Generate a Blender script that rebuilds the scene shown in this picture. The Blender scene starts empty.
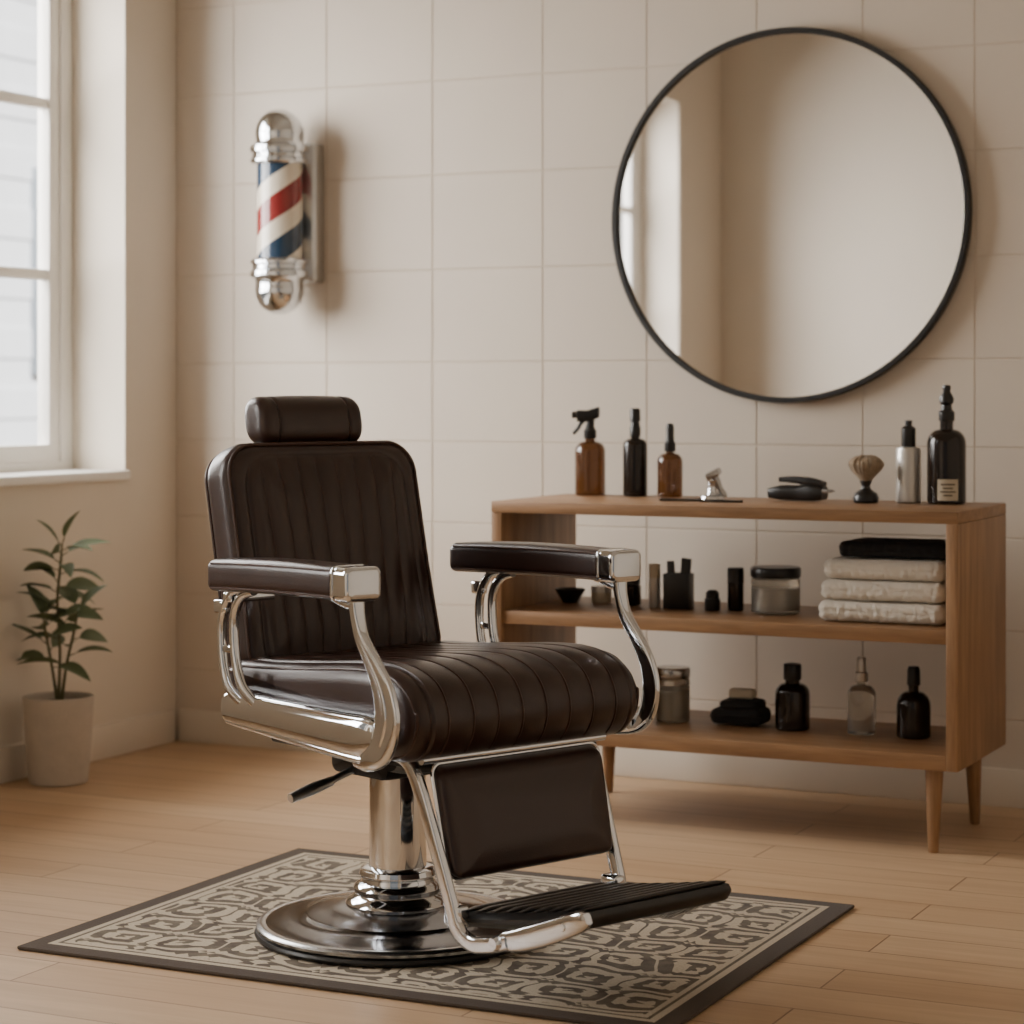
import bpy, bmesh, math, random
from math import sin, cos, pi, sqrt, radians, atan2
from mathutils import Vector, Matrix, noise
random.seed(4)
scene = bpy.context.scene
COL = scene.collection

# ------------------------------------------------------------------ materials
def lin(r, g, b):
    f = lambda c: (c/255/12.92) if c/255 <= 0.04045 else ((c/255+0.055)/1.055)**2.4
    return (f(r), f(g), f(b), 1)

def M_(nt, op, a, b=None, c=None):
    n = nt.nodes.new('ShaderNodeMath'); n.operation = op
    for i, v in enumerate((a, b, c)):
        if v is None: continue
        if isinstance(v, (int, float)): n.inputs[i].default_value = v
        else: nt.links.new(v, n.inputs[i])
    return n.outputs[0]

def mixc(nt, fac, a, b):
    n = nt.nodes.new('ShaderNodeMix'); n.data_type = 'RGBA'
    for idx, v in ((0, fac), (6, a), (7, b)):
        if isinstance(v, (int, float, tuple)): n.inputs[idx].default_value = v
        else: nt.links.new(v, n.inputs[idx])
    return n.outputs[2]

def newmat(name):
    m = bpy.data.materials.new(name); m.use_nodes = True
    nt = m.node_tree; b = nt.nodes['Principled BSDF']
    return m, nt, b

def mapped(nt, scale):
    tc = nt.nodes.new('ShaderNodeTexCoord'); mp = nt.nodes.new('ShaderNodeMapping')
    mp.inputs['Scale'].default_value = scale
    nt.links.new(tc.outputs['Object'], mp.inputs['Vector'])
    return mp.outputs[0]

def noise_n(nt, vec, scale, detail=4, dist=0.0):
    n = nt.nodes.new('ShaderNodeTexNoise'); n.inputs['Scale'].default_value = scale
    n.inputs['Detail'].default_value = detail; n.inputs['Distortion'].default_value = dist
    nt.links.new(vec, n.inputs['Vector']); return n.outputs['Fac']

def bump(nt, b, h, strength, dist):
    n = nt.nodes.new('ShaderNodeBump'); n.inputs['Strength'].default_value = strength
    n.inputs['Distance'].default_value = dist
    nt.links.new(h, n.inputs['Height']); nt.links.new(n.outputs[0], b.inputs['Normal'])

def mat(name, col, rough=0.5, metal=0.0, var=0.08, nscale=8, bmp=0.0, bscale=200, bdist=0.001,
        trans=0.0, coat=0.0, sheen=0.0, spec=0.5, rvar=0.0, stretch=(1, 1, 1)):
    m, nt, b = newmat(name)
    v = mapped(nt, stretch)
    f = noise_n(nt, v, nscale)
    c1 = tuple(min(1, x*(1-var)) for x in col[:3])+(1,); c2 = tuple(min(1, x*(1+var)) for x in col[:3])+(1,)
    nt.links.new(mixc(nt, f, c1, c2), b.inputs['Base Color'])
    b.inputs['Roughness'].default_value = rough
    if rvar: nt.links.new(M_(nt, 'ADD', M_(nt, 'MULTIPLY', f, rvar), rough-rvar/2), b.inputs['Roughness'])
    b.inputs['Metallic'].default_value = metal
    b.inputs['Transmission Weight'].default_value = trans
    b.inputs['Coat Weight'].default_value = coat
    b.inputs['Sheen Weight'].default_value = sheen
    b.inputs['Specular IOR Level'].default_value = spec
    if bmp: bump(nt, b, noise_n(nt, v, bscale, 3), bmp, bdist)
    return m

def wood(name, ca, cb, axis_scale, rough=0.45):
    m, nt, b = newmat(name)
    v = mapped(nt, axis_scale)
    f = noise_n(nt, v, 1.0, 6, 0.6)
    f2 = noise_n(nt, v, 5.0, 3)
    fm = M_(nt, 'ADD', M_(nt, 'MULTIPLY', f, 0.75), M_(nt, 'MULTIPLY', f2, 0.25))
    r = nt.nodes.new('ShaderNodeValToRGB'); nt.links.new(fm, r.inputs[0])
    r.color_ramp.elements[0].position = 0.3; r.color_ramp.elements[0].color = ca
    r.color_ramp.elements[1].position = 0.7; r.color_ramp.elements[1].color = cb
    nt.links.new(r.outputs[0], b.inputs['Base Color'])
    b.inputs['Roughness'].default_value = rough
    bump(nt, b, fm, 0.15, 0.001)
    return m

def planks(name):
    m, nt, b = newmat(name)
    v = mapped(nt, (1, 1, 1))
    br = nt.nodes.new('ShaderNodeTexBrick'); nt.links.new(v, br.inputs['Vector'])
    br.offset = 0.37; br.inputs['Scale'].default_value = 1.0
    br.inputs['Brick Width'].default_value = 1.5; br.inputs['Row Height'].default_value = 0.165
    br.inputs['Mortar Size'].default_value = 0.0022; br.inputs['Mortar Smooth'].default_value = 0.3
    br.inputs['Color1'].default_value = lin(208, 179, 144); br.inputs['Color2'].default_value = lin(192, 160, 125)
    br.inputs['Mortar'].default_value = lin(112, 84, 58); br.inputs['Bias'].default_value = 0.0
    v2 = mapped(nt, (1.4, 20, 1))
    g = noise_n(nt, v2, 1.0, 6, 1.2); g2 = noise_n(nt, mapped(nt, (6, 120, 1)), 1.0, 3)
    gr = nt.nodes.new('ShaderNodeMapRange'); gr.inputs[1].default_value = .3; gr.inputs[2].default_value = .7
    nt.links.new(g, gr.inputs[0])
    gf = M_(nt, 'ADD', M_(nt, 'MULTIPLY', gr.outputs[0], 0.30), M_(nt, 'MULTIPLY', g2, 0.22))
    dark = mixc(nt, gf, br.outputs['Color'], lin(146, 110, 78))
    nt.links.new(dark, b.inputs['Base Color'])
    b.inputs['Roughness'].default_value = 0.42
    h = M_(nt, 'SUBTRACT', M_(nt, 'MULTIPLY', g, 0.12), br.outputs['Fac'])
    bump(nt, b, h, 0.35, 0.002)
    return m

def rugmat(hx, hy):
    m, nt, b = newmat('woven_rug')
    v = mapped(nt, (1, 1, 1))
    wn = nt.nodes.new('ShaderNodeTexNoise'); wn.inputs['Scale'].default_value = 6
    wn.inputs['Detail'].default_value = 1.0
    nt.links.new(v, wn.inputs['Vector'])
    add = nt.nodes.new('ShaderNodeVectorMath'); add.operation = 'MULTIPLY_ADD'
    nt.links.new(wn.outputs['Color'], add.inputs[0]); add.inputs[1].default_value = (0.11, 0.11, 0); nt.links.new(v, add.inputs[2])
    s0 = nt.nodes.new('ShaderNodeSeparateXYZ'); nt.links.new(v, s0.inputs[0])
    s = nt.nodes.new('ShaderNodeSeparateXYZ'); nt.links.new(add.outputs[0], s.inputs[0])
    e = M_(nt, 'MINIMUM', M_(nt, 'SUBTRACT', hx, M_(nt, 'ABSOLUTE', s0.outputs[0])), M_(nt, 'SUBTRACT', hy, M_(nt, 'ABSOLUTE', s0.outputs[1])))
    px = M_(nt, 'DIVIDE', s.outputs[0], 0.150); py = M_(nt, 'DIVIDE', s.outputs[1], 0.138)
    fx = M_(nt, 'SUBTRACT', M_(nt, 'FRACT', px), 0.5); fy = M_(nt, 'SUBTRACT', M_(nt, 'FRACT', py), 0.5)
    par = M_(nt, 'FLOORED_MODULO', M_(nt, 'ADD', M_(nt, 'FLOOR', px), M_(nt, 'FLOOR', py)), 2.0)
    sg = M_(nt, 'SUBTRACT', M_(nt, 'MULTIPLY', par, 2.0), 1.0)
    fxs = M_(nt, 'MULTIPLY', fx, sg)
    mm = M_(nt, 'MAXIMUM', M_(nt, 'MAXIMUM', M_(nt, 'ABSOLUTE', fx), M_(nt, 'ABSOLUTE', fy)),
            M_(nt, 'MULTIPLY', M_(nt, 'ADD', M_(nt, 'ABSOLUTE', fx), M_(nt, 'ABSOLUTE', fy)), 0.66))
    ang = M_(nt, 'DIVIDE', M_(nt, 'ARCTAN2', fy, fxs), 2*pi)
    angq = M_(nt, 'ADD', M_(nt, 'MULTIPLY', M_(nt, 'ROUND', M_(nt, 'MULTIPLY', ang, 4.0)), 0.25), 0.06)
    sp = M_(nt, 'FRACT', M_(nt, 'ADD', M_(nt, 'MULTIPLY', mm, 3.0), angq))
    k = M_(nt, 'GREATER_THAN', sp, 0.50)
    inner = M_(nt, 'MULTIPLY', k, M_(nt, 'GREATER_THAN', e, 0.082))
    border = M_(nt, 'LESS_THAN', e, 0.046)
    line = M_(nt, 'MULTIPLY', M_(nt, 'GREATER_THAN', e, 0.062), M_(nt, 'LESS_THAN', e, 0.070))
    d = M_(nt, 'MAXIMUM', inner, line)
    worn = noise_n(nt, v, 22, 5)
    c = mixc(nt, M_(nt, 'MULTIPLY', d, M_(nt, 'ADD', M_(nt, 'MULTIPLY', worn, 0.5), 0.62)), lin(206, 192, 170), lin(80, 69, 60))
    c = mixc(nt, border, c, lin(84, 74, 66))
    fz = noise_n(nt, v, 200, 2)
    c = mixc(nt, M_(nt, 'MULTIPLY', fz, 0.42), c, lin(62, 52, 44))
    nt.links.new(c, b.inputs['Base Color'])
    b.inputs['Roughness'].default_value = 0.95; b.inputs['Sheen Weight'].default_value = 0.05
    b.inputs['Specular IOR Level'].default_value = 0.2
    bump(nt, b, M_(nt, 'ADD', fz, M_(nt, 'MULTIPLY', d, -0.4)), 0.6, 0.003)
    return m

def polemat():
    m, nt, b = newmat('striped_pole')
    v = mapped(nt, (1, 1, 1))
    s = nt.nodes.new('ShaderNodeSeparateXYZ'); nt.links.new(v, s.inputs[0])
    a = M_(nt, 'DIVIDE', M_(nt, 'ARCTAN2', s.outputs[1], s.outputs[0]), 2*pi)
    f = M_(nt, 'FRACT', M_(nt, 'ADD', M_(nt, 'SUBTRACT', M_(nt, 'DIVIDE', s.outputs[2], 0.30), a), 0.400))
    blue = M_(nt, 'LESS_THAN', f, 0.28)
    red = M_(nt, 'MULTIPLY', M_(nt, 'GREATER_THAN', f, 0.5), M_(nt, 'LESS_THAN', f, 0.78))
    c = mixc(nt, blue, lin(222, 212, 194), lin(16, 50, 76))
    c = mixc(nt, red, c, lin(128, 28, 28))
    nt.links.new(c, b.inputs['Base Color'])
    b.inputs['Roughness'].default_value = 0.25; b.inputs['Coat Weight'].default_value = 0.6
    return m

def glassmat():
    m = bpy.data.materials.new('window_glass'); m.use_nodes = True
    nt = m.node_tree; nt.nodes.clear()
    o = nt.nodes.new('ShaderNodeOutputMaterial'); mx = nt.nodes.new('ShaderNodeMixShader')
    t = nt.nodes.new('ShaderNodeBsdfTransparent'); g = nt.nodes.new('ShaderNodeBsdfGlossy')
    g.inputs['Roughness'].default_value = 0.02; mx.inputs[0].default_value = 0.06
    nt.links.new(t.outputs[0], mx.inputs[1]); nt.links.new(g.outputs[0], mx.inputs[2]); nt.links.new(mx.outputs[0], o.inputs[0])
    return m

LEATHER = mat('brown_leather', lin(44, 24, 17), 0.31, var=0.25, nscale=6, bmp=0.3, bscale=320, bdist=0.0012, spec=0.55, rvar=0.10)
PIPING = mat('leather_piping', lin(60, 38, 29), 0.38, var=0.1)
CHROME = mat('chrome', (0.70, 0.73, 0.77, 1), 0.06, 1.0, var=0.03, rvar=0.04)
STEEL = mat('brushed_steel', (0.42, 0.42, 0.42, 1), 0.24, 1.0, var=0.06, rvar=0.1)
SATIN = mat('satin_metal_plate', (0.62, 0.63, 0.64, 1), 0.30, 1.0, var=0.04)
DARKSTEEL = mat('dark_polished_steel', (0.15, 0.15, 0.16, 1), 0.14, 1.0, var=0.05, rvar=0.05)
DARKMETAL = mat('dark_metal', lin(40, 38, 37), 0.4, 0.7)
RUBBER = mat('black_rubber', lin(24, 23, 22), 0.38, bmp=0.1)
BLACKPL = mat('black_plastic', lin(20, 18, 17), 0.32, var=0.1)
BLACKMAT = mat('black_frame', lin(18, 18, 18), 0.5)
AMBER = mat('amber_glass', lin(104, 64, 28), 0.05, trans=0.7, coat=0.2)
DARKGL = mat('dark_brown_glass', lin(26, 16, 9), 0.12, trans=0.0, coat=0.05, spec=0.4)
CLEARGL = mat('smoky_glass', lin(205, 200, 190), 0.04, trans=0.85)
SILVER = mat('satin_silver', lin(198, 194, 188), 0.3, 0.55)
LABEL = mat('cream_label', lin(190, 178, 156), 0.7)
PRINT = mat('label_print', lin(70, 60, 50), 0.7)
BRISTLE = mat('badger_bristle', lin(156, 138, 116), 0.9, var=0.5, nscale=160, bmp=0.8, bscale=400, bdist=0.003, stretch=(1, 1, .15))
TOWEL = mat('white_terry', lin(226, 217, 202), 0.95, var=0.06, nscale=40, bmp=1.0, bscale=260, bdist=0.006, sheen=0.3)
BLACKCLOTH = mat('black_cloth', lin(24, 22, 22), 0.9, bmp=0.5, bscale=350, bdist=0.002)
TILE = mat('cream_tile', lin(206, 194, 179), 0.55, var=0.05, nscale=3.2, bmp=0.10, bscale=14, bdist=0.006)
GROUT = mat('grout', lin(200, 187, 171), 0.8)
PLASTER = mat('painted_plaster', lin(218, 208, 193), 0.7, var=0.03, nscale=2, bmp=0.05, bscale=120)
WHITE = mat('white_paint', lin(235, 232, 226), 0.45, var=0.02)
CEIL = mat('ceiling_paint', lin(214, 208, 197), 0.8, var=0.02)
OAKX = wood('oak_wood', lin(118, 86, 57), lin(164, 127, 91), (3, 28, 40))
OAKZ = wood('oak_wood_upright', lin(118, 86, 57), lin(164, 127, 91), (40, 28, 3))
POT = mat('stone_pot', lin(182, 172, 158), 0.85, var=0.12, nscale=25, bmp=0.4, bscale=90, bdist=0.003)
SOIL = mat('soil', lin(48, 36, 28), 0.95, var=0.4, nscale=60, bmp=1, bscale=90, bdist=0.01)
LEAF = mat('leaf_green', lin(92, 104, 74), 0.65, var=0.3, nscale=14)
STEM = mat('plant_stem', lin(88, 88, 58), 0.6)
MIRROR = mat('mirror_silver', (0.90, 0.90, 0.91, 1), 0.02, 1.0, var=0.0)
FACADE = mat('pale_facade', lin(225, 227, 230), 0.8, var=0.05)
FACWIN = mat('facade_window', lin(150, 158, 166), 0.3)
GLASS = glassmat()
FLOOR = planks('oak_planks')

# ------------------------------------------------------------------ mesh builder
class MB:
    def __init__(s): s.v = []; s.f = []; s.mi = []
    def add(s, vs, fs, mi=0, T=None):
        o = len(s.v)
        for p in vs:
            p = Vector(p); s.v.append(T @ p if T is not None else p)
        for f in fs: s.f.append([i+o for i in f]); s.mi.append(mi)
        return s
    def obj(s, name, mats, parent=None, loc=(0, 0, 0), rot=(0, 0, 0), ang=38, label=None, **props):
        me = bpy.data.meshes.new(name); me.from_pydata([tuple(p) for p in s.v], [], s.f); me.update()
        if not isinstance(mats, (list, tuple)): mats = [mats]
        for m in mats: me.materials.append(m)
        for p, mi in zip(me.polygons, s.mi): p.material_index = mi; p.use_smooth = True
        bm = bmesh.new(); bm.from_mesh(me); bmesh.ops.recalc_face_normals(bm, faces=bm.faces); bm.to_mesh(me); bm.free()
        me.set_sharp_from_angle(angle=radians(ang))
        o = bpy.data.objects.new(name, me); COL.objects.link(o)
        o.location = loc; o.rotation_euler = rot
        if parent is not None: o.parent = parent
        if label: o['label'] = label
        for k, v in props.items(): o[k] = v
        return o

def Tr(x, y, z): return Matrix.Translation((x, y, z))
def Rz(a): return Matrix.Rotation(a, 4, 'Z')
def Rx(a): return Matrix.Rotation(a, 4, 'X')
def Ry(a): return Matrix.Rotation(a, 4, 'Y')

def rbox(M, c, s, bev=0.003, seg=2, mi=0, T=None):
    bm = bmesh.new(); bmesh.ops.create_cube(bm, size=1)
    for v in bm.verts: v.co = Vector((v.co.x*s[0]+c[0], v.co.y*s[1]+c[1], v.co.z*s[2]+c[2]))
    if bev > 0: bmesh.ops.bevel(bm, geom=list(bm.edges)+list(bm.verts), offset=min(bev, min(s)*0.49), segments=seg, profile=0.5, affect='EDGES')
    bm.verts.index_update()
    vs = [v.co.copy() for v in bm.verts]; fs = [[v.index for v in f.verts] for f in bm.faces]; bm.free()
    return M.add(vs, fs, mi, T)

def lathe(M, prof, seg=48, mi=0, T=None):
    vs = []; fs = []; rings = []
    for r, z in prof:
        if r < 1e-6: rings.append([len(vs)]); vs.append((0, 0, z))
        else:
            rings.append(list(range(len(vs), len(vs)+seg)))
            for i in range(seg): a = 2*pi*i/seg; vs.append((r*cos(a), r*sin(a), z))
    for a, b in zip(rings, rings[1:]):
        for i in range(seg):
            j = (i+1) % seg
            if len(a) == 1 and len(b) == 1: continue
            if len(a) == 1: fs.append([a[0], b[j], b[i]])
            elif len(b) == 1: fs.append([a[i], a[j], b[0]])
            else: fs.append([a[i], a[j], b[j], b[i]])
    if len(rings[0]) > 1: fs.append(rings[0][::-1])
    if len(rings[-1]) > 1: fs.append(rings[-1])
    return M.add(vs, fs, mi, T)

def catmull(pts, n=8, closed=False):
    P = [Vector(p) for p in pts]; out = []; N = len(P)
    rng = range(N if closed else N-1)
    for i in rng:
        g = (lambda k: P[k % N]) if closed else (lambda k: P[max(0, min(N-1, k))])
        p0, p1, p2, p3 = g(i-1), g(i), g(i+1), g(i+2)
        for k in range(n):
            t = k/n
            out.append(0.5*((2*p1)+(p2-p0)*t+(2*p0-5*p1+4*p2-p3)*t*t+(3*p1-p0-3*p2+p3)*t**3))
    if not closed: out.append(P[-1].copy())
    return out

def sweep(M, pts, ra, rb=None, hint=(1, 0, 0), seg=16, n=8, closed=False, mi=0, T=None, smooth=True, power=1.0):
    K = len(pts)
    if not isinstance(ra, (list, tuple)): ra = [ra]*K
    if rb is None: rb = ra
    if not isinstance(rb, (list, tuple)): rb = [rb]*K
    if smooth:
        path = catmull(pts, n, closed)
        rr = catmull([(a, b, 0) for a, b in zip(ra, rb)], n, closed)
    else:
        path = [Vector(p) for p in pts]; rr = [Vector((a, b, 0)) for a, b in zip(ra, rb)]
    L = len(path); vs = []; fs = []; h = Vector(hint)
    for i, p in enumerate(path):
        if closed: t = path[(i+1) % L]-path[(i-1) % L]
        else: t = path[min(L-1, i+1)]-path[max(0, i-1)]
        t.normalize(); B = (h-t*h.dot(t))
        if B.length < 1e-4: B = t.orthogonal()
        B.normalize(); Nn = t.cross(B).normalized()
        for k in range(seg):
            a = 2*pi*k/seg; ca, sa = cos(a), sin(a)
            if power != 1.0:
                ca = math.copysign(abs(ca)**power, ca); sa = math.copysign(abs(sa)**power, sa)
            vs.append(p+Nn*ca*rr[i].x+B*sa*rr[i].y)
    for i in range(L if closed else L-1):
        j = (i+1) % L
        for k in range(seg):
            q = (k+1) % seg
            fs.append([i*seg+k, i*seg+q, j*seg+q, j*seg+k])
    if not closed:
        fs.append(list(range(seg))[::-1]); fs.append([(L-1)*seg+k for k in range(seg)])
    return M.add(vs, fs, mi, T)

def rrect(hw, hh, r, n=6):
    out = []
    for cx, cy, a0 in ((hw-r, hh-r, 0), (-(hw-r), hh-r, 90), (-(hw-r), -(hh-r), 180), (hw-r, -(hh-r), 270)):
        for k in range(n+1):
            a = radians(a0+90*k/n); out.append((cx+r*cos(a), cy+r*sin(a)))
    return out

def dense(loop, step):
    out = []; L = len(loop)
    for i in range(L):
        a, b = loop[i], loop[(i+1) % L]; d = math.hypot(b[0]-a[0], b[1]-a[1]); n = max(1, int(d/step))
        for k in range(n): out.append((a[0]+(b[0]-a[0])*k/n, a[1]+(b[1]-a[1])*k/n))
    return out

def loft(M, loop, half, rend, n, fmap, disp=None, mi=0, k=0.75):
    L = len(loop)
    area = sum(loop[i][0]*loop[(i+1) % L][1]-loop[(i+1) % L][0]*loop[i][1] for i in range(L))
    sg = 1 if area > 0 else -1
    nor = []
    for i in range(L):
        a = Vector(loop[(i+1) % L][:2])-Vector(loop[i-1][:2]); a.normalize()
        nor.append(Vector((-a.y, a.x))*sg)
    vs = []; fs = []
    st = []
    for i in range(n+1):
        a = -1+2*i/n; st.append(half*((1-k)*a+k*sin(a*pi/2)))
    for x in st:
        t = max(0, (abs(x)-(half-rend))/rend) if rend > 0 else 0
        ins = rend*(1-sqrt(max(0, 1-t*t)))
        for i in range(L):
            d = ins+(disp(x, i, loop[i]) if disp else 0)
            p = Vector(loop[i][:2])+nor[i]*d
            vs.append(fmap(x, p.x, p.y))
    for s in range(n):
        for i in range(L):
            j = (i+1) % L; fs.append([s*L+i, s*L+j, (s+1)*L+j, (s+1)*L+i])
    for s in (0, n):
        c = Vector((0, 0, 0))
        for i in range(L): c += Vector(vs[s*L+i])
        vs.append(tuple(c/L)); ci = len(vs)-1
        for i in range(L): fs.append([ci, s*L+i, s*L+(i+1) % L])
    return M.add(vs, fs, mi)

def sdf_rr(x, y, hw, hh, r):
    qx, qy = abs(x)-hw+r, abs(y)-hh+r
    return min(max(qx, qy), 0)+sqrt(max(qx, 0)**2+max(qy, 0)**2)-r

def cushion(M, hw, hh, t, rc, re, nx, ny, fmap, hf=None, mi=0):
    k = 0.7; P = []
    xs = [hw*((1-k)*a+k*sin(a*pi/2)) for a in [-1+2*i/nx for i in range(nx+1)]]
    ys = [hh*((1-k)*a+k*sin(a*pi/2)) for a in [-1+2*i/ny for i in range(ny+1)]]
    for y in ys:
        for x in xs:
            s = max(abs(x)/hw, abs(y)/hh)
            if s > 1e-6:
                bx, by = x/s, y/s
                if sdf_rr(bx, by, hw, hh, rc) > 1e-7:
                    lo, hi = 0.5, 1.0
                    for _ in range(20):
                        m = (lo+hi)/2
                        if sdf_rr(bx*m, by*m, hw, hh, rc) > 0: hi = m
                        else: lo = m
                    P.append((x*lo, y*lo)); continue
            P.append((x, y))
    vs = []; fs = []; W = nx+1; n = len(P)
    for side in (1, -1):
        for x, y in P:
            e = min(re, max(0, -sdf_rr(x, y, hw, hh, rc)))
            T = t/2-re+re*sqrt(max(0, 1-(1-e/re)**2))
            if side == 1 and hf: T += hf(x, y)
            vs.append(fmap(x, y, T*side))
    for j in range(ny):
        for i in range(nx):
            a = j*W+i; fs.append([a, a+1, a+1+W, a+W]); fs.append([n+a, n+a+W, n+a+1+W, n+a+1])
    bd = [i for i in range(nx)]+[nx+j*W for j in range(ny)]+[ny*W+nx-i for i in range(nx)]+[(ny-j)*W for j in range(ny)]
    for a, b in zip(bd, bd[1:]+bd[:1]): fs.append([a, n+a, n+b, b])
    return M.add(vs, fs, mi)

def root(name, label, category, loc=(0, 0, 0), rz=0.0, **props):
    o = bpy.data.objects.new(name, None); COL.objects.link(o)
    o.empty_display_size = 0.05
    o.location = loc; o.rotation_euler = (0, 0, rz); o['label'] = label; o['category'] = category
    for k, v in props.items(): o[k] = v
    return o

# ------------------------------------------------------------------ room shell
S = dict(kind='structure')
HC = 3.5
m = MB(); rbox(m, (2.55, -4.0, -0.05), (5.7, 8.4, 0.1), 0); m.obj('floor', FLOOR, **S)
m = MB(); rbox(m, (2.55, -4.0, HC+.05), (5.7, 8.4, 0.1), 0); m.obj('ceiling', CEIL, **S)
m = MB(); rbox(m, (2.7, 0.0825, HC/2), (5.4, 0.16, HC), 0, mi=1)
gx = [0.0, .234, .598, .994, 1.388, 1.743, 2.102, 2.434, 2.769, 3.12, 3.47, 3.82, 4.17, 4.52, 4.87, 5.22, 5.4]
gz = [0.0, .25, .505, .772, 1.033, 1.29, 1.589, 1.895, 2.20, 2.505, 2.81, 3.11, HC]
for i in range(len(gx)-1):
    for j in range(len(gz)-1):
        w = gx[i+1]-gx[i]; h = gz[j+1]-gz[j]
        rbox(m, ((gx[i]+gx[i+1])/2, 0.006, (gz[j]+gz[j+1])/2), (w-0.0030, 0.012, h-0.0030), 0.002, 1)
m.obj('wall_back', [TILE, GROUT], ang=20, **S)
W1 = (-1.95, -0.298); W2 = (-4.72, -2.90); ZB, ZT = 0.905, 2.72
m = MB()
def wl(y0, y1, z0, z1): rbox(m, (-0.15, (y0+y1)/2, (z0+z1)/2), (0.30, y1-y0, z1-z0), 0)
wl(W1[1], 0.165, 0, HC); wl(W1[0], W1[1], 0, ZB); wl(W1[0], W1[1], ZT, HC)
wl(W2[1], W1[0], 0, HC); wl(W2[0], W2[1], 0, ZB); wl(W2[0], W2[1], ZT, HC); wl(-8.2, W2[0], 0, HC)
m.obj('wall_left', PLASTER, **S)
m = MB(); rbox(m, (5.47, -4.0, HC/2), (0.14, 8.4, HC), 0); m.obj('wall_right', PLASTER, **S)
m = MB(); rbox(m, (1.15, -5.45, HC/2), (2.3, 0.16, HC), 0.004); m.obj('wall_front', PLASTER, **S)
def board(name, c, s):
    m = MB(); rbox(m, c, s, 0.004, 2); m.obj(name, PLASTER, **S)
board('baseboard_back', (2.71, -0.008, 0.055), (5.38, 0.016, 0.11))
board('baseboard_left', (0.009, -2.70, 0.055), (0.018, 5.34, 0.11))
def window(name, y0, y1):
    m = MB(); X0 = -0.245
    def b(ya, yb, za, zb, d=0.05, bev=0.004): rbox(m, (X0, (ya+yb)/2, (za+zb)/2), (d, yb-ya, zb-za), bev)
    z0, z1 = ZB+0.028, ZT
    b(y0, y0+.062, z0, z1, .07); b(y1-.062, y1, z0, z1, .07); b(y0, y1, z1-.05, z1, .073); b(y0, y1, z0, z0+.03, .076)
    b(y0+.055, y0+.115, z0+.01, z1-.01); b(y1-.115, y1-.055, z0+.01, z1-.01); b(y0+.05, y1-.05, z0+.02, z0+.087, .053); b(y0+.05, y1-.05, z1-.10, z1-.045, .053)
    yc = (y0+y1)/2
    b(yc-.05, yc+.05, z0, z1, .056)
    for z in (1.581, 2.147): b(y0+.11, y1-.11, z-.018, z+.018, .035)
    fr = m.obj(name, WHITE, **S)
    g = MB(); g.add([(X0, y0+.1, z0+.03), (X0, y1-.1, z0+.03), (X0, y1-.1, z1-.06), (X0, y0+.1, z1-.06)], [[0, 1, 2, 3]])
    g.obj('window_pane', GLASS, parent=fr)
window('window_1', *W1); window('window_2', *W2)
for i, (a, b) in enumerate((W1, W2)):
    m = MB(); rbox(m, (-0.14, (a+b)/2, ZB+0.015), (0.33, b-a+0.0, 0.031), 0.006, 3)
    m.obj('trim_%d' % (i+1), WHITE, **S)

# neighbouring building outside
r = root('neighbouring_building', 'pale clapboard house seen outside the window', 'building', (-5.2, 6.0, 0))
m = MB()
for i in range(34): rbox(m, (0.012*(i % 2), 0, 0.11+i*0.2), (0.12, 9, 0.2), 0.0)
m.obj('facade', FACADE, parent=r)
for yy in (-2.2, 0.4, 2.8):
    for zz in (2.0, 4.6):
        m = MB(); rbox(m, (0.08, yy, zz), (0.06, 1.1, 1.4), 0.01); m.obj('facade_window', FACWIN, parent=r)

# ------------------------------------------------------------------ rug
RX, RY = 0.750, 0.580
m = MB(); rbox(m, (0, 0, 0.005), (2*RX, 2*RY, 0.008), 0.003, 2)
o = m.obj('area_rug', rugmat(RX, RY), loc=(2.102, -2.014, 0))
o['label'] = 'flat woven rug with grey-brown and cream key pattern'; o['category'] = 'rug'

# ------------------------------------------------------------------ barber chair
CH = root('barber_chair', 'dark brown leather barber chair with chrome frame on patterned rug', 'barber chair',
          (2.033, -2.139, 0.009), radians(25.76+41))
m = MB()
lathe(m, [(0, 0), (.300, 0), (.310, .004), (.313, .010), (.310, .016), (.302, .018), (0, .018)], 96, mi=1)
lathe(m, [(0, .017), (.303, .017), (.308, .021), (.309, .027), (.304, .032), (.296, .034), (.292, .033), (0, .033)], 96, mi=2)
lathe(m, [(0, .030), (.292, .032), (.280, .035), (.262, .038), (.235, .042), (.207, .046), (.202, .049), (.196, .0505), (.17, .055), (.145, .061), (.12, .068), (0, .072)], 96)
m.obj('base', [DARKSTEEL, RUBBER, STEEL], CH, label='round dark polished steel base with bright rim')
m = MB()
lathe(m, [(0, .06), (.112, .06), (.114, .072), (.108, .082), (.098, .086), (.094, .092), (.097, .104), (.092, .112), (.082, .118), (.080, .126), (.085, .134), (.082, .144), (.068, .150), (0, .15)], 64)
m.obj('base_collar', CHROME, CH)
m = MB(); lathe(m, [(0, .14), (.063, .14), (.062, .355), (.066, .36), (.066, .375), (.055, .38), (0, .38)], 64)
m.obj('column', CHROME, CH)
m = MB()
loft(m, rrect(.10, .045, .02), .13, .015, 12, lambda x, p, q: (x, p-0.02, q+.405))
rbox(m, (0, -.10, .445), (.50, .46, .03), .008, 3)
sweep(m, [(-.24, -.28, .43), (-.10, -.2, .40), (.10, -.2, .40), (.24, -.28, .43)], .014, hint=(0, 0, 1))
rbox(m, (0, .17, .50), (.44, .06, .09), .012, 3)
m.obj('seat_frame', DARKMETAL, CH)
m = MB()
sweep(m, [(-.05, 0, .385), (-.12, 0, .372), (-.19, 0, .352)], .0080, hint=(0, 1, 0), seg=12)
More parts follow.
